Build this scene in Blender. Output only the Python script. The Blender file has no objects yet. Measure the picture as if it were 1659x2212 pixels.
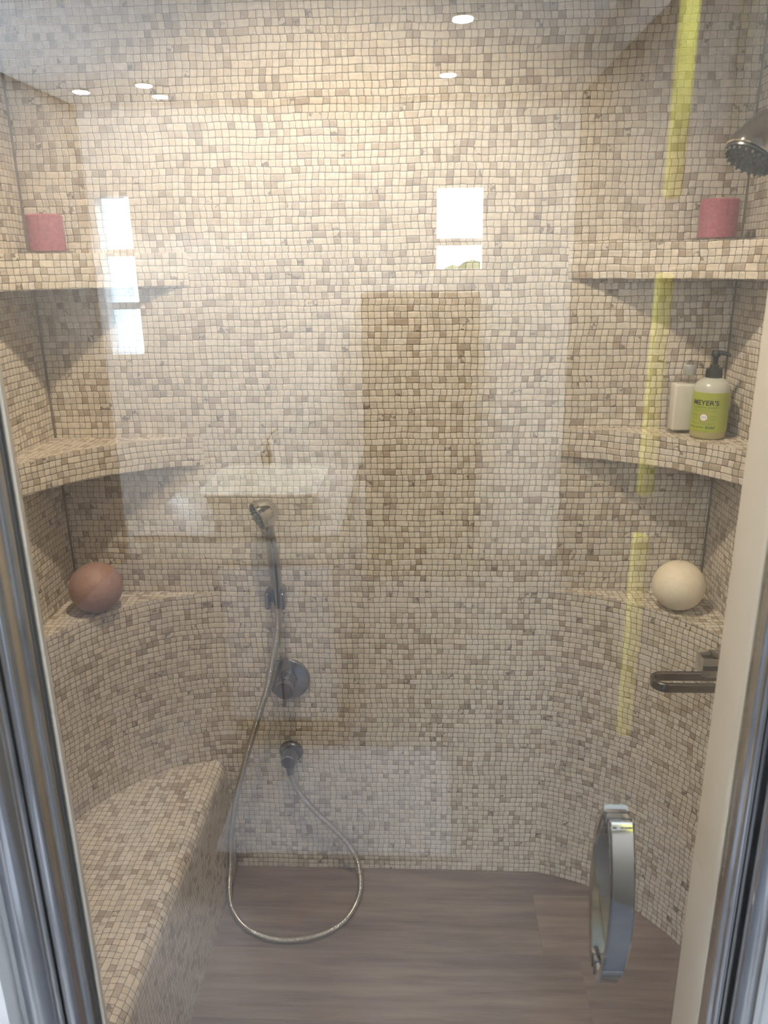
import bpy, bmesh, math, random
from mathutils import Vector, Matrix
random.seed(4)
PI = math.pi
sc = bpy.context.scene
COL = sc.collection

# ------------------------------------------------------------------ camera
F_PX, CAM_H = 1680.0, 1.70
PITCH, YAW, ROLL = math.radians(17.8), math.radians(2.78), math.radians(0.84)
cam = bpy.data.objects.new('camera', bpy.data.cameras.new('camera'))
COL.objects.link(cam)
cam.data.sensor_fit = 'VERTICAL'
cam.data.sensor_height = 36.0
cam.data.lens = F_PX / 2212.0 * 36.0
cam.data.clip_start = 0.02
cam.data.dof.use_dof = True
cam.data.dof.focus_distance = 1.95
cam.data.dof.aperture_fstop = 10.0
cam.matrix_world = (Matrix.Translation((0, 0, CAM_H)) @ Matrix.Rotation(YAW, 4, 'Z')
                    @ Matrix.Rotation(PI / 2 - PITCH, 4, 'X') @ Matrix.Rotation(-ROLL, 4, 'Z'))
sc.camera = cam

# ------------------------------------------------------------------ sky, lamps, exposure
vs = sc.view_settings
vs.view_transform = 'Standard'; vs.look = 'None'; vs.exposure = -0.62; vs.gamma = 1.0; vs.use_curve_mapping = False
world = bpy.data.worlds.new('world'); sc.world = world; world.use_nodes = True
bg = world.node_tree.nodes['Background']
bg.inputs['Color'].default_value = (0.86, 0.93, 1.0, 1); bg.inputs['Strength'].default_value = 24.0

def lamp(name, kind, loc, power, color, size=0.1, rot=(0, 0, 0), size_y=None, spot=None, blend=0.2, spread=None, portal=False):
    d = bpy.data.lights.new(name, kind); d.energy = power; d.color = color
    if kind == 'AREA':
        d.size = size
        d.shape = 'DISK'
        if size_y: d.shape = 'RECTANGLE'; d.size_y = size_y
        if spread: d.spread = spread
        if portal: d.cycles.is_portal = True
    elif kind == 'SPOT':
        d.shadow_soft_size = size; d.spot_size = spot; d.spot_blend = blend
    else:
        d.shadow_soft_size = size
    o = bpy.data.objects.new(name, d); COL.objects.link(o); o.location = loc; o.rotation_euler = rot
    return o

WARM, COOL, NEUT = (1.0, 0.83, 0.64), (0.78, 0.87, 1.0), (0.88, 0.93, 1.0)
SH_CEIL = 2.82            # shower ceiling
RM_CEIL = 2.50            # bathroom ceiling
D = 1.857                 # back wall
XL, XR = -0.905, 0.712    # shower side walls
YG = 0.62                 # glass plane
RX0, RX1, RY0, RYF = -1.80, 0.82, -3.20, 0.575   # bathroom behind the camera
lamp('shower_spot', 'SPOT', (-0.20, 1.15, SH_CEIL - 0.03), 172, WARM, size=0.03, rot=(math.radians(-2), 0, 0), spot=math.radians(114), blend=0.48)
# room daylight
win_l = (-1.757, -1.572, 1.22, 2.06)      # x0,x1,z0,z1 in the rear wall
win_r = (0.09, 0.335, 1.66, 2.07)
DOWN = [(0.148, -1.846), (0.126, -2.693), (-1.284, -3.0), (-1.28, -2.75), (-1.62, -2.85), (-0.55, -0.62)]

# ------------------------------------------------------------------ helpers
def link(o, parent=None):
    COL.objects.link(o)
    if parent: o.parent = parent
    return o

def tag(o, label, cat, group=None, kind=None):
    o['label'] = label; o['category'] = cat
    if group: o['group'] = group
    if kind: o['kind'] = kind
    return o

def empty(name, loc=(0, 0, 0)):
    o = bpy.data.objects.new(name, None); o.empty_display_size = 0.05; o.location = loc
    return link(o)

def obj(name, bm, mat, parent=None, smooth=None, origin=None):
    me = bpy.data.meshes.new(name)
    if origin is None and parent is not None: origin = parent.location
    if origin is not None:
        bmesh.ops.translate(bm, verts=bm.verts, vec=-Vector(origin))
    bm.normal_update()
    bm.to_mesh(me); bm.free()
    if mat is not None: me.materials.append(mat)
    o = bpy.data.objects.new(name, me)
    if parent is None and origin is not None: o.location = origin
    link(o, parent)
    if smooth is not None:
        for p in me.polygons: p.use_smooth = True
        me.set_sharp_from_angle(angle=math.radians(smooth))
    return o

def uvl(bm): return bm.loops.layers.uv.verify()

def quad(bm, pts, uvs=None):
    l = uvl(bm)
    f = bm.faces.new([bm.verts.new(p) for p in pts])
    if uvs:
        for lo, uv in zip(f.loops, uvs): lo[l].uv = uv
    return f

def box(bm, x0, x1, y0, y1, z0, z1, bevel=0.0, seg=2):
    r = bmesh.ops.create_cube(bm, size=1.0)
    vs_ = r['verts']
    for v in vs_:
        v.co = Vector((x0 + (v.co.x + .5) * (x1 - x0), y0 + (v.co.y + .5) * (y1 - y0), z0 + (v.co.z + .5) * (z1 - z0)))
    if bevel:
        es = list({e for v in vs_ for e in v.link_edges})
        bmesh.ops.bevel(bm, geom=es, offset=bevel, segments=seg, profile=0.5, affect='EDGES')
    return bm

def boxo(name, x0, x1, y0, y1, z0, z1, mat, parent=None, bevel=0.0, seg=2):
    return obj(name, box(bmesh.new(), x0, x1, y0, y1, z0, z1, bevel, seg), mat, parent, smooth=40 if bevel else None)

def frame_of(axis):
    a = Vector(axis).normalized()
    t = Vector((0, 0, 1)) if abs(a.z) < 0.9 else Vector((1, 0, 0))
    u = t.cross(a).normalized(); v = a.cross(u)
    return u, v, a

def lathe(bm, base, axis, prof, n=40, cap0=True, cap1=True, u=None):
    """prof: list of (distance along axis, radius)"""
    U, V, A = frame_of(axis)
    base = Vector(base); rings = []
    for h, r in prof:
        if r < 1e-6:
            rings.append([bm.verts.new(base + A * h)]); continue
        rings.append([bm.verts.new(base + A * h + (U * math.cos(2 * PI * k / n) + V * math.sin(2 * PI * k / n)) * r) for k in range(n)])
    for a, b in zip(rings, rings[1:]):
        for k in range(n):
            k2 = (k + 1) % n
            if len(a) == 1 and len(b) == 1: continue
            if len(a) == 1: bm.faces.new((a[0], b[k2], b[k]))
            elif len(b) == 1: bm.faces.new((a[k], a[k2], b[0]))
            else: bm.faces.new((a[k], a[k2], b[k2], b[k]))
    if cap0 and len(rings[0]) > 1: bm.faces.new(list(reversed(rings[0])))
    if cap1 and len(rings[-1]) > 1: bm.faces.new(rings[-1])
    bmesh.ops.recalc_face_normals(bm, faces=bm.faces)
    return bm

def catmull(pts, n=10):
    P = [Vector(p) for p in pts]; P = [P[0] * 2 - P[1]] + P + [P[-1] * 2 - P[-2]]
    out = []
    for i in range(1, len(P) - 2):
        a, b, c, d = P[i - 1:i + 3]
        for k in range(n):
            t = k / n
            out.append(0.5 * ((2 * b) + (c - a) * t + (2 * a - 5 * b + 4 * c - d) * t * t + (3 * b - a - 3 * c + d) * t ** 3))
    out.append(P[-2]); return out

def tube(bm, pts, rad, n=16, caps=True):
    """rad: number or list per point; UVs run along the tube"""
    pts = [Vector(p) for p in pts]; l = uvl(bm)
    R_ = rad if isinstance(rad, (list, tuple)) else [rad] * len(pts)
    up = Vector((0.3, 1, 0.2)).normalized(); rings = []; s = 0.0; S = []
    for i, p in enumerate(pts):
        t = (pts[min(i + 1, len(pts) - 1)] - pts[max(i - 1, 0)]).normalized()
        u = (up - t * up.dot(t)).normalized(); v = t.cross(u); up = u
        if i: s += (p - pts[i - 1]).length
        S.append(s)
        rings.append([bm.verts.new(p + (u * math.cos(2 * PI * k / n) + v * math.sin(2 * PI * k / n)) * R_[i]) for k in range(n)])
    for i in range(len(rings) - 1):
        for k in range(n):
            k2 = (k + 1) % n
            f = bm.faces.new((rings[i][k], rings[i][k2], rings[i + 1][k2], rings[i + 1][k]))
            for lo, uv in zip(f.loops, ((k / n, S[i]), ((k + 1) / n, S[i]), ((k + 1) / n, S[i + 1]), (k / n, S[i + 1]))): lo[l].uv = uv
    if caps: bm.faces.new(list(reversed(rings[0]))); bm.faces.new(rings[-1])
    bmesh.ops.recalc_face_normals(bm, faces=bm.faces)
    return bm

def ribbon(bm, pts, wdir, w, thick):
    """flat bar of width w (along wdir) and given thickness swept along pts"""
    pts = [Vector(p) for p in pts]; wd = Vector(wdir).normalized(); rings = []
    c = min(w, thick) * 0.22
    for i, p in enumerate(pts):
        t = (pts[min(i + 1, len(pts) - 1)] - pts[max(i - 1, 0)]).normalized()
        nrm = t.cross(wd).normalized()
        a, b = w / 2, thick / 2
        prof = [(a - c, b), (a, b - c), (a, -b + c), (a - c, -b), (-a + c, -b), (-a, -b + c), (-a, b - c), (-a + c, b)]
        rings.append([bm.verts.new(p + wd * x + nrm * y) for x, y in prof])
    for r0, r1 in zip(rings, rings[1:]):
        for k in range(8): bm.faces.new((r0[k], r0[(k + 1) % 8], r1[(k + 1) % 8], r1[k]))
    bm.faces.new(rings[0]); bm.faces.new(list(reversed(rings[-1])))
    bmesh.ops.recalc_face_normals(bm, faces=bm.faces)
    return bm

# ------------------------------------------------------------------ materials
class NT:
    def __init__(s, name):
        s.m = bpy.data.materials.new(name); s.m.use_nodes = True
        s.t = s.m.node_tree; s.t.nodes.clear()
        s.out = s.n('ShaderNodeOutputMaterial')
    def n(s, typ, **kw):
        x = s.t.nodes.new(typ)
        for k, v in kw.items(): setattr(x, k, v)
        return x
    def l(s, a, b): s.t.links.new(a, b)
    def put(s, v, sock):
        if hasattr(v, 'is_output'): s.l(v, sock)
        else: sock.default_value = v
    def M(s, op, a, b=0.0, c=0.0):
        x = s.n('ShaderNodeMath', operation=op)
        for v, k in zip((a, b, c), x.inputs): s.put(v, k)
        return x.outputs[0]
    def mix(s, fac, a, b, blend='MIX'):
        x = s.n('ShaderNodeMix', data_type='RGBA', blend_type=blend)
        s.put(fac, x.inputs[0]); s.put(a, x.inputs[6]); s.put(b, x.inputs[7]); return x.outputs[2]
    def noise(s, vec, scale, detail=2.0, rough=0.5, dim='3D'):
        x = s.n('ShaderNodeTexNoise', noise_dimensions=dim); s.put(scale, x.inputs['Scale']); s.put(detail, x.inputs['Detail']); s.put(rough, x.inputs['Roughness'])
        if vec is not None: s.l(vec, x.inputs['Vector'])
        return x
    def ramp(s, fac, stops, interp='LINEAR'):
        x = s.n('ShaderNodeValToRGB'); r = x.color_ramp; r.interpolation = interp
        while len(r.elements) < len(stops): r.elements.new(0.5)
        for e, (p, c) in zip(r.elements, stops): e.position = p; e.color = (*c, 1)
        s.put(fac, x.inputs[0]); return x.outputs[0]
    def xyz(s, a, b, c=0.0):
        x = s.n('ShaderNodeCombineXYZ'); s.put(a, x.inputs[0]); s.put(b, x.inputs[1]); s.put(c, x.inputs[2]); return x.outputs[0]
    def maprange(s, v, a, b, c=0.0, d=1.0, smooth=True):
        x = s.n('ShaderNodeMapRange', interpolation_type='SMOOTHSTEP' if smooth else 'LINEAR')
        for k, val in zip(x.inputs[:5], (v, a, b, c, d)): s.put(val, k)
        return x.outputs[0]
    def bump(s, h, strength, dist):
        x = s.n('ShaderNodeBump'); x.inputs['Strength'].default_value = strength; x.inputs['Distance'].default_value = dist; s.l(h, x.inputs['Height']); return x.outputs[0]
    def bsdf(s, color, rough=0.5, metal=0.0, **kw):
        b = s.n('ShaderNodeBsdfPrincipled')
        if isinstance(color, tuple) and len(color) == 3: color = (*color, 1)
        s.put(color, b.inputs['Base Color']); s.put(rough, b.inputs['Roughness']); s.put(metal, b.inputs['Metallic'])
        for k, v in kw.items(): s.put(v, b.inputs[k.replace('_', ' ')])
        s.l(b.outputs[0], s.out.inputs[0]); return b

def plain(name, color, rough=0.5, metal=0.0, vary=0.06, nscale=30.0, bump=0.0, **kw):
    t = NT(name); tc = t.n('ShaderNodeTexCoord')
    nz = t.noise(tc.outputs['Object'], nscale, 3.0)
    f = t.maprange(nz.outputs[0], 0.3, 0.7, 1 - vary, 1 + vary, False)
    c = t.mix(1.0, (*color, 1), t.xyz(f, f, f), 'MULTIPLY')
    b = t.bsdf(c, rough, metal, **kw)
    if bump: t.l(t.bump(nz.outputs[0], bump, 0.002), b.inputs['Normal'])
    return t.m

def mosaic_mat(name='stone_mosaic', P=0.0150):
    t = NT(name)
    uv = t.n('ShaderNodeUVMap').outputs[0]
    sep = t.n('ShaderNodeSeparateXYZ'); t.l(uv, sep.inputs[0])
    u0 = t.M('DIVIDE', sep.outputs[0], P); v0 = t.M('DIVIDE', sep.outputs[1], P)
    wv = t.xyz(u0, v0)
    w = t.noise(wv, 0.85, 1.0); ws = t.n('ShaderNodeSeparateColor'); t.l(w.outputs[1], ws.inputs[0])
    w2 = t.noise(wv, 0.13, 1.0); ws2 = t.n('ShaderNodeSeparateColor'); t.l(w2.outputs[1], ws2.inputs[0])
    U = t.M('ADD', u0, t.M('ADD', t.M('MULTIPLY', t.M('SUBTRACT', ws.outputs[0], .5), .24), t.M('MULTIPLY', t.M('SUBTRACT', ws2.outputs[0], .5), 1.0)))
    V = t.M('ADD', v0, t.M('ADD', t.M('MULTIPLY', t.M('SUBTRACT', ws.outputs[1], .5), .20), t.M('MULTIPLY', t.M('SUBTRACT', ws2.outputs[1], .5), .5)))
    row = t.M('FLOOR', V)
    def wn(a, b, seed=0.0):
        x = t.n('ShaderNodeTexWhiteNoise', noise_dimensions='3D'); t.l(t.xyz(a, b, seed), x.inputs['Vector']); return x
    # groups of three rows share their column lines
    rs = wn(row, 3.0, 7.0).outputs[0]
    U = t.M('ADD', U, t.M('MULTIPLY', t.M('SUBTRACT', rs, .5), .30))
    col = t.M('FLOOR', U); pc = t.M('FLOOR', t.M('DIVIDE', U, 2.0))
    dbl = t.M('LESS_THAN', wn(pc, row, 11.0).outputs[0], 0.13)
    fu = t.M('SUBTRACT', U, col); fv = t.M('SUBTRACT', V, row)
    f2 = t.M('SUBTRACT', U, t.M('MULTIPLY', pc, 2.0))
    d1 = t.M('MINIMUM', fu, t.M('SUBTRACT', 1.0, fu)); d2 = t.M('MINIMUM', f2, t.M('SUBTRACT', 2.0, f2))
    du = t.M('ADD', t.M('MULTIPLY', d1, t.M('SUBTRACT', 1.0, dbl)), t.M('MULTIPLY', d2, dbl))
    dv = t.M('MINIMUM', fv, t.M('SUBTRACT', 1.0, fv))
    d = t.M('SMOOTH_MIN', du, dv, 0.16)
    mask = t.maprange(d, 0.005, 0.060)
    idc = t.M('ADD', t.M('MULTIPLY', col, t.M('SUBTRACT', 1.0, dbl)), t.M('MULTIPLY', t.M('ADD', pc, 5000.5), dbl))
    h = wn(idc, row, 1.0)
    big = t.noise(wv, 0.06, 2.0)
    val = t.M('ADD', h.outputs[0], t.M('MULTIPLY', t.M('SUBTRACT', big.outputs[0], .5), 0.30))
    tile = t.ramp(val, [(0.0, (.69, .62, .525)), (0.60, (.64, .57, .475)), (0.76, (.57, .50, .41)), (0.90, (.47, .395, .31)), (1.0, (.38, .305, .23))])
    hs_ = t.n('ShaderNodeSeparateColor'); t.l(h.outputs[1], hs_.inputs[0])
    tint = t.mix(hs_.outputs[1], (1.02, 1.0, .96, 1), (.98, .995, 1.02, 1))
    tile = t.mix(1.0, tile, tint, 'MULTIPLY')
    vein = t.noise(wv, 1.3, 2.0, .5)
    vf = t.maprange(vein.outputs[0], .3, .7, .86, 1.1, False)
    tile = t.mix(1.0, tile, t.xyz(vf, vf, vf), 'MULTIPLY')
    dark = t.M('MULTIPLY', t.M('GREATER_THAN', hs_.outputs[2], .966), t.maprange(vein.outputs[0], .47, .60))
    tile = t.mix(t.M('MULTIPLY', dark, .75), tile, (.10, .065, .04, 1))
    c = t.mix(mask, (.12, .093, .066, 1), tile)
    b = t.bsdf(c, t.M('ADD', .62, t.M('MULTIPLY', mask, -.16)), **{'Specular_IOR_Level': .35})
    hh = t.M('ADD', t.M('MULTIPLY', t.maprange(d, 0.0, 0.16), 1.0), t.M('MULTIPLY', vein.outputs[0], .12))
    t.l(t.bump(hh, .55, .0018), b.inputs['Normal'])
    return t.m

def wood_tile_mat():
    t = NT('wood_look_tile'); uv = t.n('ShaderNodeUVMap').outputs[0]
    sep = t.n('ShaderNodeSeparateXYZ'); t.l(uv, sep.inputs[0])
    x, y = sep.outputs[0], sep.outputs[1]
    rowf = t.M('DIVIDE', y, .20); row = t.M('FLOOR', rowf); fy = t.M('SUBTRACT', rowf, row)
    wn = t.n('ShaderNodeTexWhiteNoise', noise_dimensions='1D'); t.l(row, wn.inputs['W'])
    xf = t.M('ADD', t.M('DIVIDE', x, 1.2), t.M('MULTIPLY', wn.outputs[0], 1.0)); cx = t.M('FLOOR', xf); fx = t.M('SUBTRACT', xf, cx)
    p = t.n('ShaderNodeTexWhiteNoise', noise_dimensions='2D'); t.l(t.xyz(cx, row), p.inputs['Vector'])
    off = t.M('MULTIPLY', p.outputs[0], 7.0)
    g1 = t.noise(t.xyz(t.M('ADD', t.M('MULTIPLY', x, 3.0), off), t.M('MULTIPLY', y, 34.0), off), 1.0, 5.0, .62)
    g2 = t.noise(t.xyz(t.M('ADD', t.M('MULTIPLY', x, 1.6), off), t.M('MULTIPLY', y, 7.0), off), 1.0, 3.0)
    f = t.M('ADD', t.M('MULTIPLY', g1.outputs[0], .65), t.M('MULTIPLY', g2.outputs[0], .45))
    c = t.ramp(f, [(.32, (.085, .059, .042)), (.47, (.152, .109, .081)), (.58, (.203, .150, .114)), (.73, (.255, .196, .153))])
    pf = t.M('ADD', .90, t.M('MULTIPLY', p.outputs[0], .2))
    c = t.mix(1.0, c, t.xyz(pf, pf, pf), 'MULTIPLY')
    e = t.M('MINIMUM', t.M('MULTIPLY', t.M('MINIMUM', fy, t.M('SUBTRACT', 1.0, fy)), .20), t.M('MULTIPLY', t.M('MINIMUM', fx, t.M('SUBTRACT', 1.0, fx)), 1.2))
    j = t.maprange(e, 0.0002, 0.0012)
    c = t.mix(j, (.165, .125, .097, 1), c)
    b = t.bsdf(c, .42, **{'Specular_IOR_Level': .4})
    t.l(t.bump(t.M('ADD', j, t.M('MULTIPLY', g1.outputs[0], .3)), .3, .001), b.inputs['Normal'])
    return t.m

def glass_pane_mat(name='clear_glass', f0=0.15, tint=(.975, .99, .98)):
    t = NT(name)
    geo = t.n('ShaderNodeNewGeometry')
    dt = t.n('ShaderNodeVectorMath', operation='DOT_PRODUCT'); t.l(geo.outputs['Incoming'], dt.inputs[0]); t.l(geo.outputs['Normal'], dt.inputs[1])
    c = t.M('ABSOLUTE', dt.outputs['Value'])
    k = t.M('POWER', t.M('SUBTRACT', 1.0, c), 5.0)
    F = t.M('ADD', f0, t.M('MULTIPLY', k, 1 - f0))
    tr = t.n('ShaderNodeBsdfTransparent'); tr.inputs[0].default_value = (*tint, 1)
    gl = t.n('ShaderNodeBsdfGlossy'); gl.inputs['Roughness'].default_value = 0.0
    mx = t.n('ShaderNodeMixShader'); t.l(F, mx.inputs[0]); t.l(tr.outputs[0], mx.inputs[1]); t.l(gl.outputs[0], mx.inputs[2])
    t.l(mx.outputs[0], t.out.inputs[0]); return t.m

def glow(name, color, strength):
    t = NT(name); e = t.n('ShaderNodeEmission'); e.inputs[0].default_value = (*color, 1); e.inputs[1].default_value = strength
    t.l(e.outputs[0], t.out.inputs[0]); return t.m

def hose_mat():
    t = NT('ribbed_steel'); uv = t.n('ShaderNodeUVMap').outputs[0]
    sep = t.n('ShaderNodeSeparateXYZ'); t.l(uv, sep.inputs[0])
    w = t.M('SINE', t.M('MULTIPLY', sep.outputs[1], 2 * PI / .0035))
    b = t.bsdf((.62, .60, .56), .22, 1.0)
    t.l(t.bump(w, .6, .0006), b.inputs['Normal']); return t.m

MOS = mosaic_mat()
WOOD = wood_tile_mat()
GLASS = glass_pane_mat()
THIN = glass_pane_mat('window_glass', .05, (.97, .97, .96))
DISH = glass_pane_mat('dish_glass', .10, (.86, .85, .82))
CHROME = plain('chrome', (.66, .65, .63), .06, 1.0, vary=.02)
FRAME = plain('polished_frame', (.86, .86, .86), .13, 1.0, vary=.03)
FITTING = plain('mirror_darkened_chrome', (.34, .33, .315), .09, 1.0, vary=.02, Coat_Weight=.6, Coat_Roughness=.03)  # base darkened to imitate dark surroundings mirrored in the chrome
MIDCHROME = plain('bright_chrome', (.60, .59, .57), .07, 1.0, vary=.02)
SATIN = plain('satin_chrome', (.26, .25, .24), .2, 1.0, vary=.03, Coat_Weight=.5, Coat_Roughness=.06)
HOSE = hose_mat()
SILVER = plain('silver_cap', (.60, .59, .57), .38, .6, vary=.03)
BLACK = plain('black_rubber', (.018, .018, .017), .5)
WHITE = plain('white_paint', (.82, .82, .81), .55, vary=.02)
FRONTW = plain('pale_front_paint', (.60, .62, .645), .5, vary=.02)
BEIGE = plain('beige_stone_jamb', (.63, .58, .51), .4, vary=.05, nscale=8)
TAN = plain('grey_brown_wall_paint', (.11, .098, .083), .6, vary=.04)
BROWN = plain('dark_brown_wood', (.055, .036, .022), .45, vary=.2)
CEILM = plain('ceiling_paint', (.86, .86, .85), .7, vary=.02)
ROSE = plain('rose_wax', (.33, .10, .125), .55, vary=.22, nscale=160, bump=.1, Subsurface_Weight=.12)
MAUVE = plain('mauve_wax', (.36, .215, .175), .5, vary=.10, nscale=120, bump=.06)
CREAM = plain('cream_wax', (.80, .71, .54), .5, vary=.05, nscale=120, bump=.05, Subsurface_Weight=.1)
WICK = plain('wick_cotton', (.75, .66, .5), .8)
CERAMIC = plain('white_ceramic', (.86, .84, .76), .08, vary=.02)
STONE = plain('grey_counter_stone', (.30, .29, .275), .15, vary=.1, nscale=10)
QUARTZ = plain('pale_quartz', (.86, .82, .74), .2, vary=.05, nscale=12)
CABW = plain('white_lacquer', (.55, .58, .66), .35, vary=.02)
YELLOW = plain('yellow_terry', (.86, .78, .16), .9, vary=.12, nscale=260, bump=.5)
LEAF = plain('garden_leaf', (.035, .07, .02), .8, vary=.5)
SOAPTOP = plain('clear_plastic', (.60, .60, .51), .25, vary=.03, Transmission_Weight=.15)
SOAPLIQ = plain('amber_soap', (.42, .37, .18), .2, vary=.04)
LIME = plain('lime_label', (.38, .42, .065), .4, vary=.03)
LIMED = plain('lime_label_print', (.25, .31, .055), .45, vary=.03)
NAVY = plain('navy_print', (.012, .012, .03), .5)
GREENP = plain('dark_green_print', (.10, .15, .03), .5)
MEDAL = plain('white_label', (.80, .80, .72), .5)
RINGM = plain('rust_print', (.40, .16, .04), .5)
BLUEP = plain('blue_print', (.12, .14, .42), .5)
LOTION = plain('white_lotion', (.80, .76, .68), .35, vary=.03)
NOZZ = plain('nozzle_rubber', (.11, .105, .09), .35)
DARKF = plain('dark_spray_plate', (.03, .03, .028), .3)

# ------------------------------------------------------------------ shower shell
def bez(p0, p1, p2, n=36):
    return [((1 - i / n) ** 2 * p0[0] + 2 * (1 - i / n) * i / n * p1[0] + (i / n) ** 2 * p2[0],
             (1 - i / n) ** 2 * p0[1] + 2 * (1 - i / n) * i / n * p1[1] + (i / n) ** 2 * p2[1]) for i in range(n + 1)]
CL = bez((-0.535, D), (-0.815, 1.815), (XL, 1.48))
CR = bez((0.335, D), (0.60, 1.80), (XR, 1.53))

def struct(o, label, cat): return tag(o, label, cat, kind='structure')

YI = 0.69    # inner face of the front wall
bm = bmesh.new(); quad(bm, [(XL, D, 0), (XR, D, 0), (XR, D, SH_CEIL), (XL, D, SH_CEIL)], [(XL, 0), (XR, 0), (XR, SH_CEIL), (XL, SH_CEIL)])
struct(obj('wall_back', bm, MOS), 'back shower wall of small cream and tan stone mosaic', 'wall')
bm = bmesh.new(); quad(bm, [(XL, YI, 0), (XL, D, 0), (XL, D, SH_CEIL), (XL, YI, SH_CEIL)], [(YI + 5, 0), (D + 5, 0), (D + 5, SH_CEIL), (YI + 5, SH_CEIL)])
struct(obj('wall_left', bm, MOS), 'left side shower wall of cream stone mosaic above the bench', 'wall')
bm = bmesh.new(); quad(bm, [(XR, D, 0), (XR, YI, 0), (XR, YI, SH_CEIL), (XR, D, SH_CEIL)], [(9 - D, 0), (9 - YI, 0), (9 - YI, SH_CEIL), (9 - D, SH_CEIL)])
struct(obj('wall_right', bm, MOS), 'right side shower wall of stone mosaic beside the shower head', 'wall')
bm = bmesh.new(); quad(bm, [(RX0 - .1, YG, 0), (RX1 + .1, YG, 0), (RX1 + .1, D, 0), (RX0 - .1, D, 0)], [(RX0, YG + .03), (RX1 + .2, YG + .03), (RX1 + .2, D + .03), (RX0, D + .03)])
struct(obj('floor', bm, WOOD), 'brown wood-look plank tile floor of the shower', 'floor')
bm = bmesh.new(); quad(bm, [(RX0 - .1, RY0 - .1, 0), (RX1 + .1, RY0 - .1, 0), (RX1 + .1, YG, 0), (RX0 - .1, YG, 0)])
struct(obj('floor_bathroom', bm, plain('blue_grey_floor', (.075, .08, .095), .35, vary=.1, nscale=3)), 'blue-grey bathroom floor in front of the shower door', 'floor')
bm = bmesh.new(); quad(bm, [(XL, YI, SH_CEIL), (XL, D, SH_CEIL), (XR, D, SH_CEIL), (XR, YI, SH_CEIL)], [(XL, YI), (XL, D), (XR, D), (XR, YI)])
struct(obj('ceiling', bm, MOS), 'mosaic ceiling over the shower', 'ceiling')

GROUT = plain('brown_grout', (.15, .115, .08), .8)
for n_, x_, sg, side in (('trim_6', XL, 1, 'left'), ('trim_7', XR, -1, 'right')):
    bm = bmesh.new(); quad(bm, [(x_, D - .004, 0), (x_ + sg * .004, D, 0), (x_ + sg * .004, D, SH_CEIL), (x_, D - .004, SH_CEIL)])
    struct(obj(n_, bm, GROUT), 'brown grout line in the back ' + side + ' corner of the shower', 'grout line')

def curved_wall(name, curve, z0, z1, corner, label):
    """the rounded corner infill with its ledge on top"""
    bm = bmesh.new(); l = uvl(bm); s = 0
    for a, b in zip(curve, curve[1:]):
        ds = math.hypot(b[0] - a[0], b[1] - a[1])
        quad(bm, [(a[0], a[1], z0), (b[0], b[1], z0), (b[0], b[1], z1), (a[0], a[1], z1)],
             [(curve[0][0] + s, z0), (curve[0][0] + s + ds, z0), (curve[0][0] + s + ds, z1), (curve[0][0] + s, z1)]); s += ds
    pts = list(curve) + [corner]
    f = bm.faces.new([bm.verts.new((p[0], p[1], z1)) for p in pts])
    for lo in f.loops: lo[l].uv = (lo.vert.co.x + .004, lo.vert.co.y + .003)
    bmesh.ops.remove_doubles(bm, verts=bm.verts, dist=1e-5)
    bmesh.ops.recalc_face_normals(bm, faces=bm.faces)
    return struct(obj(name, bm, MOS, smooth=30), label, 'wall')
ZB, ZLL, ZLR = 0.369, 0.881, 0.892
curved_wall('wall_left_corner', CL, ZB - .02, ZLL, (XL, D), 'curved mosaic corner between bench and mauve ball candle ledge')
curved_wall('wall_right_corner', CR, 0.0, ZLR, (XR, D), 'curved mosaic corner below the cream ball candle ledge')

def shelf(curve, z0, z1, corner, label):
    bm = bmesh.new(); l = uvl(bm); s = 0
    for a, b in zip(curve, curve[1:]):
        ds = math.hypot(b[0] - a[0], b[1] - a[1])
        quad(bm, [(a[0], a[1], z0), (b[0], b[1], z0), (b[0], b[1], z1), (a[0], a[1], z1)],
             [(curve[0][0] + s, 3.0), (curve[0][0] + s + ds, 3.0), (curve[0][0] + s + ds, 3.0 + (z1 - z0)), (curve[0][0] + s, 3.0 + (z1 - z0))]); s += ds
    pts = list(curve) + [corner]
    for z in (z0, z1):
        f = bm.faces.new([bm.verts.new((p[0], p[1], z)) for p in pts])
        for lo in f.loops: lo[l].uv = (lo.vert.co.x + .004, lo.vert.co.y + .003)
    bmesh.ops.remove_doubles(bm, verts=bm.verts, dist=1e-5)
    bmesh.ops.recalc_face_normals(bm, faces=bm.faces)
    o = obj('corner_shelf', bm, MOS, smooth=30, origin=(corner[0], corner[1], z0))
    return tag(o, label, 'shelf', 'mosaic corner shelves')
Z1L, Z1R, Z2L, Z2R = 1.728, 1.734, 1.296, 1.315
shelf(CL, Z1L - .074, Z1L, (XL, D), 'left upper mosaic corner shelf under the left rose pillar candle')
shelf(CR, Z1R - .076, Z1R, (XR, D), 'right upper mosaic corner shelf under the right rose pillar candle')
shelf(CL, Z2L - .072, Z2L, (XL, D), 'empty middle mosaic corner shelf on the left, above the mauve ball')
shelf(CR, Z2R - .071, Z2R, (XR, D), 'middle mosaic corner shelf carrying the green-labelled soap bottle')

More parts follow.
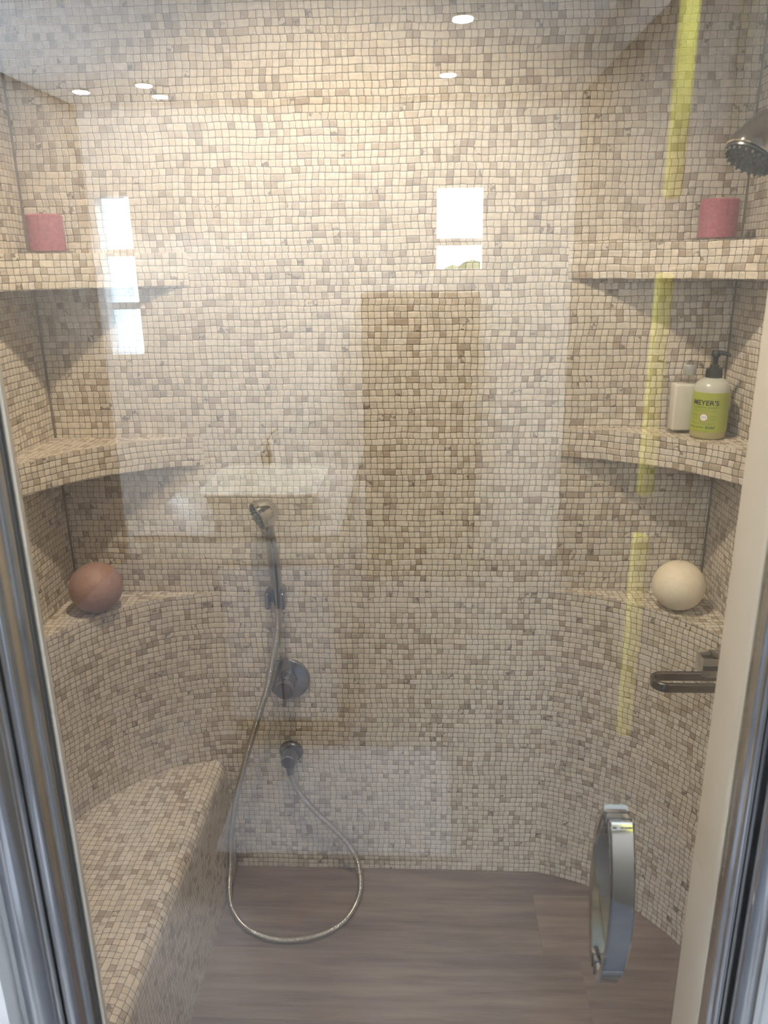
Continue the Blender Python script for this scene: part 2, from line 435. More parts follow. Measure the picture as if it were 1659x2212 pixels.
# bench
bm = bmesh.new(); l = uvl(bm)
XB, RB = -0.549, 0.034
prof = [(XL, ZB), (XB - RB, ZB)] + [(XB - RB + RB * math.sin(a), ZB - RB + RB * math.cos(a)) for a in [i * PI / 2 / 8 for i in range(1, 9)]] + [(XB + .008, 0.0)]
s = 0
for a, b in zip(prof, prof[1:]):
    ds = math.hypot(b[0] - a[0], b[1] - a[1])
    quad(bm, [(a[0], YI, a[1]), (b[0], YI, b[1]), (b[0], D, b[1]), (a[0], D, a[1])], [(YI + .007, s), (YI + .007, s + ds), (D + .007, s + ds), (D + .007, s)]); s += ds
bmesh.ops.remove_doubles(bm, verts=bm.verts, dist=1e-5)
bmesh.ops.recalc_face_normals(bm, faces=bm.faces)
o = obj('shower_bench', bm, MOS, smooth=50, origin=(XL, YI, 0))
tag(o, 'built-in mosaic bench with rounded front edge along the left wall', 'bench')

# front wall around the door, jambs
JL, JR, DTOP = -0.350, 0.293, 2.28
def wallbox(name, x0, x1, z0, z1, label, mat=FRONTW, y0=RYF, y1=YI):
    return struct(boxo(name, x0, x1, y0, y1, z0, z1, mat), label, 'wall')
wallbox('wall_front_left', RX0, JL - .066, 0, SH_CEIL, 'white wall left of the shower door')
wallbox('wall_front_right', JR + .044, RX1 + .1, 0, SH_CEIL, 'white wall right of the shower door')
wallbox('wall_front_top', JL - .066, JR + .044, DTOP, SH_CEIL, 'white wall above the shower door')

def profile_trim(name, prof, z0, z1, mat, label):
    bm = bmesh.new()
    a = [bm.verts.new((x, y, z0)) for x, y in prof]; b = [bm.verts.new((x, y, z1)) for x, y in prof]
    n = len(prof)
    for i in range(n): bm.faces.new((a[i], a[(i + 1) % n], b[(i + 1) % n], b[i]))
    bm.faces.new(a); bm.faces.new(list(reversed(b)))
    bmesh.ops.recalc_face_normals(bm, faces=bm.faces)
    return struct(obj(name, bm, mat, smooth=35), label, 'door frame')
def arc(cx, cy, r, a0, a1, n=12):
    return [(cx + r * math.cos(math.radians(a0 + (a1 - a0) * i / n)), cy + r * math.sin(math.radians(a0 + (a1 - a0) * i / n))) for i in range(n + 1)]
# left profile seen from the room: big round, groove, step, round, groove, lip
yf = YG - .020
LP = [(JL - .066, YG + .006), (JL - .066, yf)] + arc(JL - .044, yf, .020, 180, 360, 14) + [(JL - .022, yf + .008)] + arc(JL - .0145, yf + .004, .0075, 180, 360, 10) \
    + [(JL - .0060, yf + .008), (JL - .0050, yf + .010), (JL + .0005, YG - .003), (JL + .0010, YG - .001), (JL - .002, YG + .004)]
profile_trim('trim_1', LP, 0.0, DTOP, FRAME, 'polished chrome ridged frame strip on the left of the door')
RP = [(JR + .044, YG + .006), (JR + .044, yf)] + list(reversed(arc(JR + .030, yf, .014, 180, 360, 14))) + [(JR + .014, yf + .008), (JR + .013, yf + .014), (JR + .0095, yf + .015), (JR + .009, yf + .006)] \
    + list(reversed(arc(JR + .0055, yf + .006, .0035, 180, 360, 8))) + [(JR + .001, yf + .012), (JR - .001, yf + .010), (JR - .002, yf + .020), (JR - .002, YG + .006)]
profile_trim('trim_2', RP, 0.0, DTOP, FRAME, 'polished chrome ridged frame strip on the right of the door')
# dark vinyl line inside left frame, beige stone jamb inside the right frame
struct(boxo('trim_3', JL + .0010, JL + .0034, YG - .0015, YG + .0041, 0, DTOP, BLACK), 'thin black gasket inside the left chrome frame', 'gasket')
struct(boxo('trim_4', JL - .004, JL + .0066, YG + .0042, YG + .010, 0, DTOP, BEIGE), 'thin beige stone edge behind the left gasket', 'jamb')
struct(boxo('trim_5', JR - .003, JR + .043, YG + .0065, YI, 0, DTOP, BEIGE, bevel=.002), 'beige stone door jamb inside the right chrome frame', 'jamb')

# ------------------------------------------------------------------ glass door
door = empty('door_1', (JL, YG, 0)); struct(door, 'clear glass shower door with a bowed chrome pull handle', 'door')
boxo('glass_pane', JL + .0068, JR - .0025, YG - .004, YG + .004, .012, DTOP - .004, GLASS, door)
hd = bpy.data.objects.new('handle', None); link(hd, door); hd.location = (0, 0, 0); hd['label'] = 'polished chrome pull handle'
HX, HZ0, HZ1 = 0.187, 1.019, 1.192
def sub(name, bm, mat, smooth=40): return obj(name, bm, mat, hd, smooth, origin=door.location)
for side, nm in ((-1, 'outer_bar'), (1, 'inner_bar')):
    pts = []
    for i in range(41):
        tt = i / 40; z = HZ0 - .008 + (HZ1 - HZ0 + .016) * tt
        pts.append((HX, YG + side * (.0095 + .029 * math.sin(PI * tt) ** 0.8), z))
    sub(nm, ribbon(bmesh.new(), pts, (1, 0, 0), .0225, .0075), CHROME)
for z in (HZ0, HZ1):
    sub('mount', box(bmesh.new(), HX - .0108, HX + .0108, YG - .016, YG + .016, z - .0078, z + .0078, .002), CHROME)
    for side in (-1, 1):
        sub('washer', box(bmesh.new(), HX - .0116, HX + .0116, min(YG + side * .0041, YG + side * .0053), max(YG + side * .0041, YG + side * .0053), z - .0086, z + .0086, .0004), BLACK)

# ------------------------------------------------------------------ candles
def pillar(x, y, z, label, r=.0385, h=.078):
    t = empty('pillar_candle', (x, y, z)); tag(t, label, 'candle', 'rose pillar candles')
    obj('wax', lathe(bmesh.new(), (x, y, z), (0, 0, 1), [(0, r - .002), (.002, r), (h - .003, r), (h, r - .003), (h - .002, r - .010), (h - .004, .0)], 56), ROSE, t, 35)
    obj('wick', tube(bmesh.new(), [(x, y, z + h - .004), (x + .001, y, z + h + .002), (x + .003, y - .001, z + h + .004)], .0009, 8), WICK, t, 60)
def dish(x, y, z, label):
    o = obj('glass_dish', lathe(bmesh.new(), (x, y, z), (0, 0, 1), [(0, 0), (0, .046), (.004, .055), (.0055, .056), (.0055, .053), (.003, .046), (.003, 0)], 56), DISH, None, 30, origin=(x, y, z))
    tag(o, label, 'dish', 'glass candle dishes')
PLX, PLY, PRX, PRY = -.822, 1.782, .626, 1.772
dish(PLX, PLY, Z1L + .0003, 'flat clear glass dish under the left rose candle')
pillar(PLX, PLY, Z1L + .0036, 'rose pink pillar candle on the left upper shelf')
dish(PRX, PRY, Z1R + .0003, 'flat clear glass dish under the right rose candle')
pillar(PRX, PRY, Z1R + .0036, 'rose pink pillar candle on the right upper shelf')
def ball(x, y, z, r, mat, label):
    t = empty('ball_candle', (x, y, z)); tag(t, label, 'candle')
    pr = [(r * (1 - math.cos(PI * i / 28)), r * math.sin(PI * i / 28)) for i in range(29)]
    obj('wax', lathe(bmesh.new(), (x, y, z), (0, 0, 1), pr, 56), mat, t, 60)
    obj('wick', tube(bmesh.new(), [(x, y, z + 2 * r - .001), (x - .001, y, z + 2 * r + .004), (x - .005, y, z + 2 * r + .009)], .0009, 8), WICK, t, 60)
ball(-.801, 1.742, ZLL, .063, MAUVE, 'dusty mauve ball candle on the left lower ledge')
ball(.620, 1.752, ZLR, .0605, CREAM, 'cream ball candle on the right lower ledge')

# ------------------------------------------------------------------ soap pump bottle
def text_mesh(txt, size, extrude=0.0, bold=0.0, sx=1.0):
    cu = bpy.data.curves.new('t', 'FONT'); cu.body = txt; cu.size = size; cu.align_x = 'CENTER'; cu.align_y = 'CENTER'; cu.offset = bold; cu.resolution_u = 3
    o = bpy.data.objects.new('t', cu); COL.objects.link(o)
    bpy.context.view_layer.update()
    me = bpy.data.meshes.new_from_object(o.evaluated_get(bpy.context.evaluated_depsgraph_get()))
    bpy.data.objects.remove(o); bpy.data.curves.remove(cu)
    bm = bmesh.new(); bm.from_mesh(me); bpy.data.meshes.remove(me)
    for v in bm.verts: v.co.x *= sx
    return bm
SX, SY, SZ, SR = .646, 1.752, Z2R + .0003, .0385
FACE = math.radians(233)     # direction the printed face looks
def wrap(bm, r, z, shift=0.0):
    """lay a flat (x, y) mesh onto the bottle: x runs round it, y up"""
    for v in bm.verts:
        a = FACE + (v.co.x + shift) / SR
        v.co = Vector((SX + r * math.cos(a), SY + r * math.sin(a), SZ + z + v.co.y))
    bmesh.ops.recalc_face_normals(bm, faces=bm.faces)
    return bm
sp = empty('soap_bottle', (SX, SY, SZ)); tag(sp, 'clear pump soap bottle with lime green label on the right middle shelf', 'soap bottle')
obj('bottle_base', lathe(bmesh.new(), (SX, SY, SZ), (0, 0, 1), [(0, 0), (0, SR - .006), (.002, SR - .002), (.006, SR), (.021, SR)], 56, cap1=False), SOAPLIQ, sp, 40)
obj('bottle_body', lathe(bmesh.new(), (SX, SY, SZ), (0, 0, 1), [(.021, SR - .0002), (.110, SR - .0002), (.117, SR - .002), (.124, SR - .0065), (.129, SR - .013), (.132, .0205), (.133, .0165), (.136, .0160), (.136, 0)], 56, cap0=False), SOAPTOP, sp, 40)
obj('label', lathe(bmesh.new(), (SX, SY, SZ), (0, 0, 1), [(.017, SR + .0002), (.017, SR + .0005), (.104, SR + .0005), (.104, SR + .0002)], 72, False, False), LIME, sp, 40)
pr = SR + .0008
def printed(bm, mat, z, shift=0.0, lift=0.0): return obj('print', wrap(bm, pr + lift, z, shift), mat, sp)
CX = .0005
printed(text_mesh("MEYER'S", .0150, bold=.0002, sx=1.06), NAVY, .0815, CX)
printed(text_mesh('CLEAN DAY', .0068, sx=1.45), GREENP, .0715, CX)
printed(text_mesh('Mrs.', .0050), GREENP, .0835, CX - .0355)
printed(text_mesh('LIQUID HAND', .0050, bold=.0001, sx=1.2), GREENP, .0275, CX - .0175)
printed(text_mesh('SOAP', .0072, bold=.0003, sx=1.1), GREENP, .0277, CX + .0150)
def rect(x0, x1, y0, y1, n=14):
    bm = bmesh.new()
    for i in range(n):
        a, b = x0 + (x1 - x0) * i / n, x0 + (x1 - x0) * (i + 1) / n
        quad(bm, [(a, y0, 0), (b, y0, 0), (b, y1, 0), (a, y1, 0)])
    bmesh.ops.remove_doubles(bm, verts=bm.verts, dist=1e-6); return bm
bm = bmesh.new()
for i, (x0, x1, y) in enumerate([(-.030, .026, .0655), (-.028, .024, .0630), (-.030, -.010, .0560), (-.030, -.013, .0535), (-.029, -.012, .0500), (.012, .027, .0540), (.012, .026, .0510), (.012, .027, .0475), (-.030, -.012, .0455), (.011, .026, .0445), (-.030, .022, .0375), (-.028, .018, .0350), (-.020, .014, .0195)]):
    b2 = rect(x0, x1, y - .0005, y + .0005); me = bpy.data.meshes.new('r'); b2.to_mesh(me); b2.free(); bm.from_mesh(me); bpy.data.meshes.remove(me)
printed(bm, LIMED, 0.0)
def disc(r0, r1, n=40):
    bm = bmesh.new(); l = []
    for k in range(n):
        a = 2 * PI * k / n; l.append((bm.verts.new((r0 * math.cos(a), r0 * math.sin(a), 0)) if r0 else None, bm.verts.new((r1 * math.cos(a), r1 * math.sin(a), 0))))
    if r0:
        for k in range(n): bm.faces.new((l[k][0], l[k][1], l[(k + 1) % n][1], l[(k + 1) % n][0]))
    else: bm.faces.new([x[1] for x in l])
    return bm
def disc2(r, n=40):   # triangulated so that it bends
    bm = disc(r * .5, r, n); bm.faces.new([v for v in bm.verts if abs(v.co.length - r * .5) < 1e-6]); return bm
printed(disc2(.0078), MEDAL, .0500, CX, .0001)
printed(disc(.0078, .0092), RINGM, .0500, CX, .0001)
printed(text_mesh('LEMON', .0034), BLUEP, .0505, CX, .0003)
pump = lathe(bmesh.new(), (SX, SY, SZ + .134), (0, 0, 1), [(0, .0172), (.0005, .0178), (.016, .0170), (.019, .0145), (.021, .0100), (.027, .0085), (.028, .0060), (.045, .0058)], 40)
obj('pump_collar', pump, BLACK, sp, 35)
bm = lathe(bmesh.new(), (SX, SY, SZ + .1785), (0, 0, 1), [(0, .0085), (.001, .0095), (.010, .0092), (.0125, .0075), (.013, 0)], 32)
tube(bm, catmull([(SX, SY, SZ + .1865), (SX + .010, SY - .006, SZ + .1868), (SX + .020, SY - .012, SZ + .1845), (SX + .026, SY - .0155, SZ + .1810)], 6), [.0062 - .0033 * i / 18 for i in range(19)], 14)
obj('pump_spout', bm, BLACK, sp, 35)

# square clear lotion bottle behind it
QX, QY, QZ = .612, 1.808, Z2R + .0003
lb = empty('lotion_bottle', (QX, QY, QZ)); tag(lb, 'square clear glass lotion bottle with silver cap behind the soap pump', 'bottle')
LOTG = glass_pane_mat('bottle_glass', .06, (.93, .93, .91))
boxo('bottle_glass', QX - .039, QX + .039, QY - .024, QY + .024, QZ, QZ + .120, LOTG, lb, bevel=.007, seg=3)
boxo('lotion', QX - .034, QX + .034, QY - .019, QY + .019, QZ + .006, QZ + .113, LOTION, lb, bevel=.005, seg=3)
obj('neck', lathe(bmesh.new(), (QX, QY, QZ + .1198), (0, 0, 1), [(0, .021), (.004, .019), (.007, .0125), (.012, .0125)], 32), LOTG, lb, 40)
obj('cap', lathe(bmesh.new(), (QX, QY, QZ + .1325), (0, 0, 1), [(0, .0135), (.001, .0142), (.020, .0142), (.022, .0125), (.023, .0105)], 36), SILVER, lb, 35)
obj('cap_spout', lathe(bmesh.new(), (QX, QY, QZ + .1552), (0, 0, 1), [(0, .0098), (.006, .0098), (.009, .0075), (.0095, 0)], 28), CHROME, lb, 35)

# ------------------------------------------------------------------ hand shower set on the back wall
# wall bracket
BX, BZ = -.366, .890
br = empty('shower_holder', (BX, D, BZ)); tag(br, 'chrome two-pronged wall holder gripping the hand shower', 'shower holder')
obj('wall_plate', lathe(bmesh.new(), (BX, D, BZ), (0, -1, 0), [(0, .020), (.006, .020), (.010, .015), (.028, .012)], 32), FITTING, br, 35)
for s_ in (-1, 1):
    boxo('prong', BX + s_ * .0190 - .0068, BX + s_ * .0190 + .0068, D - .076, D - .026, BZ - .024, BZ + .022, SATIN, br, bevel=.005, seg=3)
boxo('cradle', BX - .017, BX + .017, D - .042, D - .024, BZ - .020, BZ + .016, SATIN, br, bevel=.004, seg=3)
# hand shower
HY = D - .056
hs = empty('hand_shower', (BX, HY, BZ)); tag(hs, 'chrome hand shower hooked on the back wall, spray face turned left', 'hand shower')
hp = catmull([(BX + .003, HY, BZ - .024), (BX + .0035, HY, BZ + .03), (BX + .001, HY, BZ + .10), (BX - .004, HY, BZ + .17), (BX - .009, HY, BZ + .222)], 8)
obj('handle', tube(bmesh.new(), hp, [.0092 + .0062 * math.sin(PI * min(1, i / (len(hp) - 1)) ** 1.0) ** 1.5 for i in range(len(hp))], 20), FITTING, hs, 50)
nd = Vector((-.79, -.50, -.34)).normalized()
hc = Vector((BX - .012, HY - .004, BZ + .232))
fc = hc + nd * .022
obj('head', lathe(bmesh.new(), hc - nd * .030, nd, [(0, 0), (.001, .010), (.005, .020), (.012, .028), (.022, .033), (.038, .0365), (.0385, .0375), (.043, .0385), (.0435, .0372), (.051, .0376), (.053, .036)], 48), MIDCHROME, hs, 28)
face = obj('spray_face', lathe(bmesh.new(), hc + nd * .0225, nd, [(0, .0345), (.002, .0345), (.003, .033)], 40), DARKF, hs, 35)
U_, V_, A_ = frame_of(nd)
bm = bmesh.new()
for rr, nn in ((.029, 20), (.020, 14), (.011, 8)):
    for k in range(nn):
        a = 2 * PI * k / nn
        lathe(bm, hc + nd * .0255 + (U_ * math.cos(a) + V_ * math.sin(a)) * rr, nd, [(0, .0021), (.004, .0014)], 8)
obj('nozzles', bm, NOZZ, hs, 40)['kind'] = 'stuff'
low = hc + nd * .016 + Vector((0.004, -.004, -.0365))
obj('spray_lever', tube(bmesh.new(), [low + Vector((0, 0, .006)), low, low + Vector((.001, 0, -.008))], [.0028, .0025, .0034], 12), FITTING, hs, 40)

# mixer valve
VX, VZ = -.3575, .630
mv = empty('mixer_valve', (VX, D, VZ)); tag(mv, 'round chrome mixer valve with pin lever, below the shower holder', 'mixer valve')
obj('wall_plate', lathe(bmesh.new(), (VX, D, VZ), (0, -1, 0), [(0, .0605), (.004, .0610), (.009, .0585), (.0105, .055), (.0107, 0)], 72), FITTING, mv, 30)
obj('knob', lathe(bmesh.new(), (VX, D - .0106, VZ), (0, -1, 0), [(0, .0275), (.008, .0275), (.009, .0240), (.022, .0240), (.023, .0256), (.030, .0256), (.031, .0245), (.056, .0245), (.058, .0235), (.058, 0)], 56), FITTING, mv, 30)
obj('lever', tube(bmesh.new(), [(VX, D - .056, VZ - .016), (VX, D - .057, VZ - .03), (VX, D - .058, VZ - .052)], .0036, 14), FITTING, mv, 50)

# hose outlet
OX, OZ = -.360, .400
ho = empty('hose_outlet', (OX, D, OZ)); tag(ho, 'chrome round wall outlet feeding the hose near the floor', 'hose outlet')
obj('flange', lathe(bmesh.new(), (OX, D, OZ), (0, -1, 0), [(0, .0335), (.004, .0335), (.009, .0300), (.011, .025)], 48), SATIN, ho, 35)
obj('elbow', lathe(bmesh.new(), (OX, D - .010, OZ), (0, -1, 0), [(0, .0215), (.030, .0215), (.034, .0205), (.044, .0205), (.046, .018), (.046, 0)], 40), SATIN, ho, 35)
obj('nut', lathe(bmesh.new(), (OX, D - .034, OZ - .016), (0, 0, -1), [(0, .0135), (.014, .0125), (.022, .0105), (.034, .0095)], 28), SATIN, ho, 35)
# hose
hpts = [(BX + .003, HY, BZ - .0245), (-.366, HY, .80), (-.382, 1.797, .72), (-.402, 1.792, .635), (-.437, 1.790, .53), (-.472, 1.785, .42), (-.503, 1.780, .31), (-.524, 1.770, .20),
        (-.531, 1.752, .10), (-.530, 1.715, .035), (-.508, 1.672, .0085), (-.455, 1.618, .0080), (-.37, 1.588, .0080), (-.275, 1.602, .0080), (-.203, 1.655, .0082), (-.170, 1.745, .012),
        (-.176, 1.805, .060), (-.205, 1.822, .115), (-.250, 1.826, .170), (-.300, 1.826, .228), (-.340, 1.825, .290), (OX, D - .034, OZ - .0508)]
o = obj('shower_hose', tube(bmesh.new(), catmull(hpts, 14), .0084, 14), HOSE, None, 60, origin=hpts[0])
tag(o, 'ribbed steel hose looping from the hand shower down onto the floor', 'hose')

# ------------------------------------------------------------------ fixed shower head, top right
sh = empty('overhead_shower', (XR, 1.2, 1.92)); tag(sh, 'chrome bell shower head jutting in from the right wall', 'shower head')
nd = Vector((-.50, -.16, -.85)).normalized()
fc = Vector((.458, 1.20, 1.832))
obj('head', lathe(bmesh.new(), fc - nd * .066, nd, [(0, .012), (.006, .019), (.014, .0245), (.030, .030), (.044, .0335), (.0445, .035), (.050, .0365), (.058, .0385), (.064, .0385), (.066, .037)], 56), CHROME, sh, 28)
obj('spray_face', lathe(bmesh.new(), fc + nd * .0012, nd, [(0, .0365), (.003, .0365), (.004, .035)], 44), DARKF, sh, 35)
U_, V_, A_ = frame_of(nd); bm = bmesh.new()
for rr, nn in ((.0325, 22), (.0245, 16), (.0165, 11), (.0085, 6)):
    for k in range(nn):
        a = 2 * PI * k / nn
        lathe(bm, fc + nd * .005 + (U_ * math.cos(a) + V_ * math.sin(a)) * rr, nd, [(0, .0024), (.004, .0015)], 8)
obj('nozzles', bm, NOZZ, sh, 40)['kind'] = 'stuff'
pA = fc - nd * .062
apts = catmull([pA, pA - nd * .035, pA - nd * .06 + Vector((.03, 0, .0)), (.60, 1.2, 1.955), (XR - .001, 1.2, 1.945)], 8)
obj('arm', tube(bmesh.new(), apts, .0105, 18), CHROME, sh, 50)
obj('wall_flange', lathe(bmesh.new(), (XR, 1.2, 1.945), (-1, 0, 0), [(0, .028), (.006, .027), (.012, .016)], 36), CHROME, sh, 35)
obj('spray_lever', tube(bmesh.new(), [fc - nd * .008 + Vector((.040, 0, -.020)), fc - nd * .004 + Vector((.047, -.002, -.026)), fc + Vector((.052, -.003, -.034))], [.004, .004, .0048], 12), CHROME, sh, 50)

# chrome loop and square block on the right wall
lp = empty('wall_bracket', (XR, 1.46, .88)); tag(lp, 'chrome square post with long flat loop on the right wall below the cream ball', 'wall bracket')
boxo('post', .588, XR - .001, 1.470, 1.515, .862, .907, CHROME, lp, bevel=.003)
zc = .8635; r_ = .024; yc = 1.452
path = [(XR - .001, yc + r_, zc)] + [(XR - .03 - i * .01, yc + r_, zc) for i in range(18)]
x_end = .508
path = [p for p in path if p[0] > x_end] + [(x_end + r_ * 1.05 * math.cos(a), yc + r_ * math.sin(a), zc) for a in [PI / 2 + PI * i / 20 for i in range(21)]]
path += [(x_end + (XR - .002 - x_end) * i / 10, yc - r_, zc) for i in range(1, 11)]
obj('loop', ribbon(bmesh.new(), path, (0, 0, 1), .020, .010), SATIN, lp, 40)

# ------------------------------------------------------------------ bathroom behind the camera (seen in the glass)
def rwall(name, pts, mat, label, cat='wall'):
    bm = bmesh.new(); quad(bm, pts); return struct(obj(name, bm, mat), label, cat)
rwall('wall_bathroom_left', [(RX0, RY0, 0), (RX0, RYF, 0), (RX0, RYF, RM_CEIL), (RX0, RY0, RM_CEIL)], TAN, 'dark taupe side wall of the bathroom on the vanity side')
rwall('wall_bathroom_right', [(RX1, RYF, 0), (RX1, RY0, 0), (RX1, RY0, RM_CEIL), (RX1, RYF, RM_CEIL)], TAN, 'dark taupe side wall of the bathroom with yellow towels')
rwall('ceiling_bathroom', [(RX0, RY0, RM_CEIL), (RX0, RYF, RM_CEIL), (RX1, RYF, RM_CEIL), (RX1, RY0, RM_CEIL)], CEILM, 'white bathroom ceiling reflected in the glass', 'ceiling')
# rear wall with two window openings
bm = bmesh.new()
xs = sorted({RX0, win_l[0], win_l[1], win_r[0], win_r[1], RX1}); zs = sorted({0, win_l[2], win_l[3], win_r[2], win_r[3], RM_CEIL})
for i in range(len(xs) - 1):
    for j in range(len(zs) - 1):
        cx, cz = (xs[i] + xs[i + 1]) / 2, (zs[j] + zs[j + 1]) / 2
        if any(w[0] < cx < w[1] and w[2] < cz < w[3] for w in (win_l, win_r)): continue
        box(bm, xs[i], xs[i + 1], RY0 - .12, RY0, zs[j], zs[j + 1])
struct(obj('wall_rear', bm, WHITE), 'white rear bathroom wall with two windows, seen in the glass', 'wall')
t_ = NT('frosted_film'); tl = t_.n('ShaderNodeBsdfTranslucent'); tl.inputs[0].default_value = (.62, .66, .70, 1); t_.l(tl.outputs[0], t_.out.inputs[0]); BLIND = t_.m
def window(name, w, bars, label):
    e = empty(name, (w[0], RY0 - .06, w[2])); struct(e, label, 'window')
    for z in bars: boxo('glazing_bar', w[0], w[1], RY0 - .075, RY0 - .045, z - .019, z + .019, WHITE, e)
    boxo('pane', w[0], w[1], RY0 - .062, RY0 - .058, w[2], w[3], THIN, e)
    lamp(name + '_portal', 'AREA', ((w[0] + w[1]) / 2, RY0 - .13, (w[2] + w[3]) / 2), 1, (1, 1, 1), size=w[1] - w[0], size_y=w[3] - w[2], rot=(PI / 2, 0, 0), portal=True)
    return e
w1 = window('window_1', win_l, (1.485, 1.77), 'tall three-part window reflected at the upper left of the glass')
w2 = window('window_2', win_r, (1.80,), 'small bright window reflected right of the centre of the glass')
# frosted sash in the left window leaves a clear bright strip on one side
boxo('frosted_panel', win_l[0], win_l[1] - .056, RY0 - .10, RY0 - .092, win_l[2], win_l[3], BLIND, w1)
# shrub outside the right window
sb = bmesh.new()
for i in range(60):
    p = Vector((random.uniform(-.25, .34), RY0 - random.uniform(.5, .9), random.uniform(1.0, 1.60)))
    if i > 44: p = Vector((random.gauss(.03, .022), RY0 - random.uniform(.3, .4), random.uniform(1.84, 2.01)))
    bmesh.ops.create_icosphere(sb, subdivisions=2, radius=random.uniform(.05, .13) if i <= 44 else random.uniform(.03, .05), matrix=Matrix.Translation(p))
tag(obj('shrub', sb, LEAF), 'dark leafy shrub silhouetted outside the small bright window', 'shrub')

LAMPW = glow('lamp_white', (1.0, .96, .90), 60.0)
lab = ['large ceiling spot, nearest of the two reflected at top centre', 'ceiling spot reflected at upper centre above the small window', 'ceiling spot at upper left, uppermost of its cluster', 'ceiling spot at upper left, right end of its cluster',
       'ceiling spot at upper left, left end of its cluster', 'ceiling spot above the vanity sink']
for (x, y), tx in zip(DOWN, lab):
    e = empty('ceiling_spot', (x, y, RM_CEIL)); tag(e, tx, 'ceiling lamp', 'recessed ceiling spots reflected in the glass')
    obj('lamp_ring', lathe(bmesh.new(), (x, y, RM_CEIL - .0002), (0, 0, -1), [(0, .052), (.004, .050), (.004, .036), (0, .036)], 36, False, False), CHROME, e, 40)
    obj('lamp_face', lathe(bmesh.new(), (x, y, RM_CEIL - .003), (0, 0, -1), [(0, .035), (.001, .034)], 32), LAMPW, e)
    lamp('ceiling_spot_light', 'AREA', (x, y, RM_CEIL - .006), 32 if y > -1 else 42, NEUT, size=.07)

# vanity with vessel sink
vn = empty('vanity_cabinet', (-.70, -1.95, 0)); tag(vn, 'white lacquered vanity cabinet under the vessel sink, reflected left of centre', 'vanity')
boxo('cabinet_body', -.70, -.302, -1.93, -1.275, .08, .709, CABW, vn, bevel=.004)
boxo('plinth', -.68, -.32, -1.91, -1.31, .0, .08, BROWN, vn)
for x0 in (-.697, -.499):
    boxo('door', x0, x0 + .194, -1.275, -1.256, .09, .70, CABW, vn, bevel=.003)
    boxo('door_knob', x0 + .087, x0 + .107, -1.256, -1.238, .60, .62, CHROME, vn, bevel=.003)
ct = empty('vanity_counter', (-.99, -2.5, .71)); tag(ct, 'grey stone counter with thick cream apron carrying the vessel sink', 'counter')
boxo('counter_top', -.99, -.275, -2.5, -1.245, .80, .82, STONE, ct, bevel=.004)
boxo('apron', -.985, -.28, -1.270, -1.250, .71, .7995, QUARTZ, ct, bevel=.003)
boxo('side_apron', -.300, -.28, -2.495, -1.2705, .71, .7995, QUARTZ, ct, bevel=.003)
# vessel sink: tapered rounded tray with hollow basin
bm = bmesh.new(); sk = empty('vessel_sink', (-.56, -1.487, .82)); tag(sk, 'cream rectangular vessel sink reflected above the hand shower', 'sink')
def rrect(cx, cy, w, h, r, z, n=6):
    out = []
    for sx_, sy_, a0 in ((1, 1, 0), (-1, 1, 90), (-1, -1, 180), (1, -1, 270)):
        for i in range(n + 1):
            a = math.radians(a0 + 90 * i / n); out.append((cx + sx_ * (w / 2 - r) + r * math.cos(a), cy + sy_ * (h / 2 - r) + r * math.sin(a), z))
    return out
lv = [(.33, .32, .05, .0), (.36, .35, .05, .06), (.405, .395, .05, .122), (.415, .405, .05, .13), (.405, .395, .05, .132), (.385, .375, .045, .126), (.33, .32, .06, .05), (.25, .24, .06, .024), (.04, .04, .018, .020)]
rings = [[bm.verts.new(p) for p in rrect(-.56, -1.487, w, h, r, .8205 + z)] for w, h, r, z in lv]
for a, b in zip(rings, rings[1:]):
    for k in range(len(a)): bm.faces.new((a[k], a[(k + 1) % len(a)], b[(k + 1) % len(a)], b[k]))
bm.faces.new(list(reversed(rings[0]))); bm.faces.new(rings[-1]); bmesh.ops.recalc_face_normals(bm, faces=bm.faces)
obj('basin', bm, CERAMIC, sk, 50)
obj('drain', lathe(bmesh.new(), (-.56, -1.487, .841), (0, 0, 1), [(0, .022), (.003, .020), (.004, 0)], 24), CHROME, sk, 40)
ft = empty('basin_tap', (-.62, -1.80, .82)); tag(ft, 'chrome basin tap behind the vessel sink', 'tap')
obj('body', lathe(bmesh.new(), (-.62, -1.80, .8205), (0, 0, 1), [(0, .026), (.005, .024), (.19, .019), (.20, .012)], 28), CHROME, ft, 35)
obj('spout', tube(bmesh.new(), catmull([(-.62, -1.80, .99), (-.62, -1.74, 1.005), (-.62, -1.68, .995), (-.62, -1.655, .975)], 6), .011, 14), CHROME, ft, 50)
obj('lever', tube(bmesh.new(), [(-.62, -1.80, 1.02), (-.60, -1.83, 1.05), (-.58, -1.86, 1.06)], .006, 12), CHROME, ft, 50)
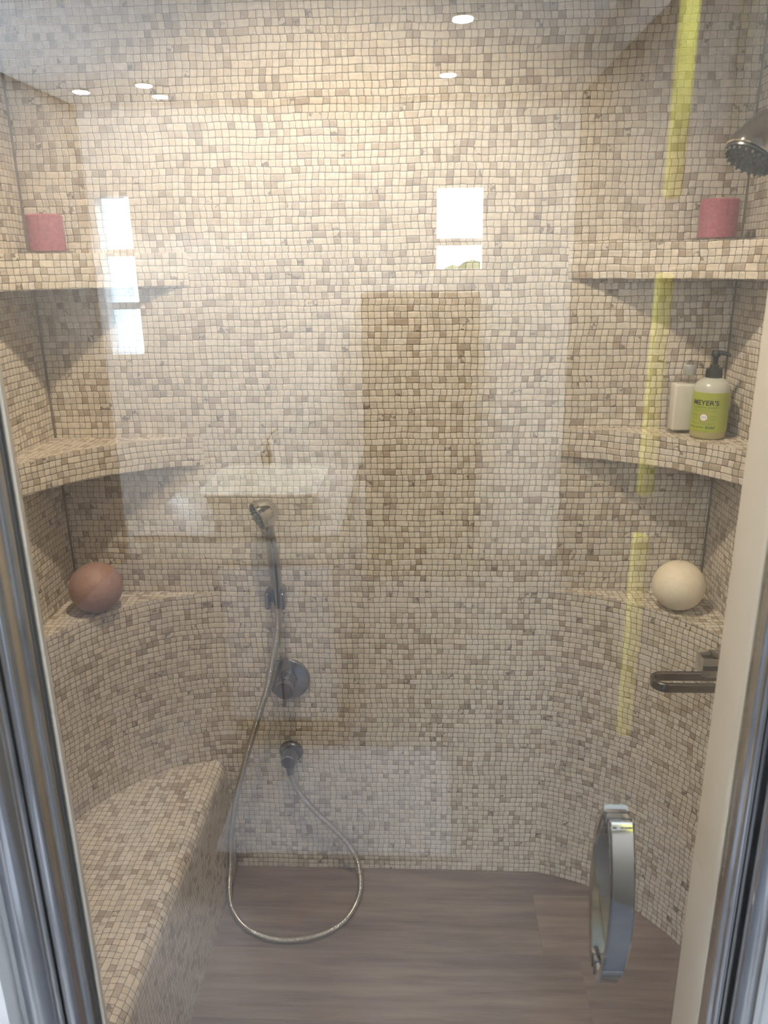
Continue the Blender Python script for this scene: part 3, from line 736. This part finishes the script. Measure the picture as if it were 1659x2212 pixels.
tag(boxo('veil_mat', -.62, .10, -1.20, -.66, .0005, .014, plain('pale_blue_mat', (.27, .29, .34), .95, vary=.08, nscale=150, bump=.4), None, bevel=.005), 'added pale blue-grey mat before the vanity, giving a pale reflected veil', 'bath mat')  # mat added so its reflection lays a pale veil low in the glass
# added cabinet-shaped block, stands in for a person's dark reflected silhouette
tc_ = empty('silhouette_standin', (-.30, RY0, 0)); tag(tc_, 'added dark brown block standing in for the dark reflected band under the small window', 'cabinet')
boxo('cabinet_body', -.30, .30, RY0 + .001, RY0 + .35, .0, 1.55, BROWN, tc_, bevel=.004)
for x0 in (-.295, .003): boxo('door', x0, x0 + .292, RY0 + .35, RY0 + .37, .05, 1.53, BROWN, tc_, bevel=.003)
# yellow towels on right wall
for z0, z1, tx in ((1.86, 2.44, 'uppermost of three yellow hanging towels reflected at the right'), (.98, 1.66, 'middle one of three yellow hanging towels reflected at the right'), (.10, .85, 'lowest of three yellow hanging towels reflected at the right')):
    e = empty('hanging_towel', (.72, -1.16, z0)); tag(e, tx, 'towel', 'yellow towels on the right wall')
    boxo('cloth', .694, .740, -1.20, -1.15, z0, z1, YELLOW, e, bevel=.012, seg=4)
    obj('hook', tube(bmesh.new(), [(RX1 - .001, -1.175, z1 + .01), (.73, -1.175, z1 + .01), (.72, -1.175, z1 - .01)], .005, 10), CHROME, e, 50)
# unseen wall lamps, added to brighten the ceiling mirrored in the glass
for x, y, sgn, pw, tx in ((RX0, -.45, 1, 345, 'added unseen uplighter on the taupe wall nearest the shower, vanity side'), (RX0, -1.75, 1, 300, 'added unseen uplighter on the taupe wall behind the vanity'), (RX1, -.42, -1, 250, 'added unseen uplighter on the taupe wall at the towel side')):
    e = empty('fill_uplighter', (x, y, 1.75)); tag(e, tx, 'added fill lamp', 'added unseen ceiling fill lamps')
    obj('lamp_shade', lathe(bmesh.new(), (x + sgn * .06, y, 1.75), (0, 0, 1), [(0, .04), (.12, .055), (.12, .050), (.01, .035)], 32, True, False), WHITE, e, 40)
    lamp('ceiling_fill', 'AREA', (x + sgn * .06, y, 1.85), pw, COOL, size=.09, rot=(PI, 0, 0))
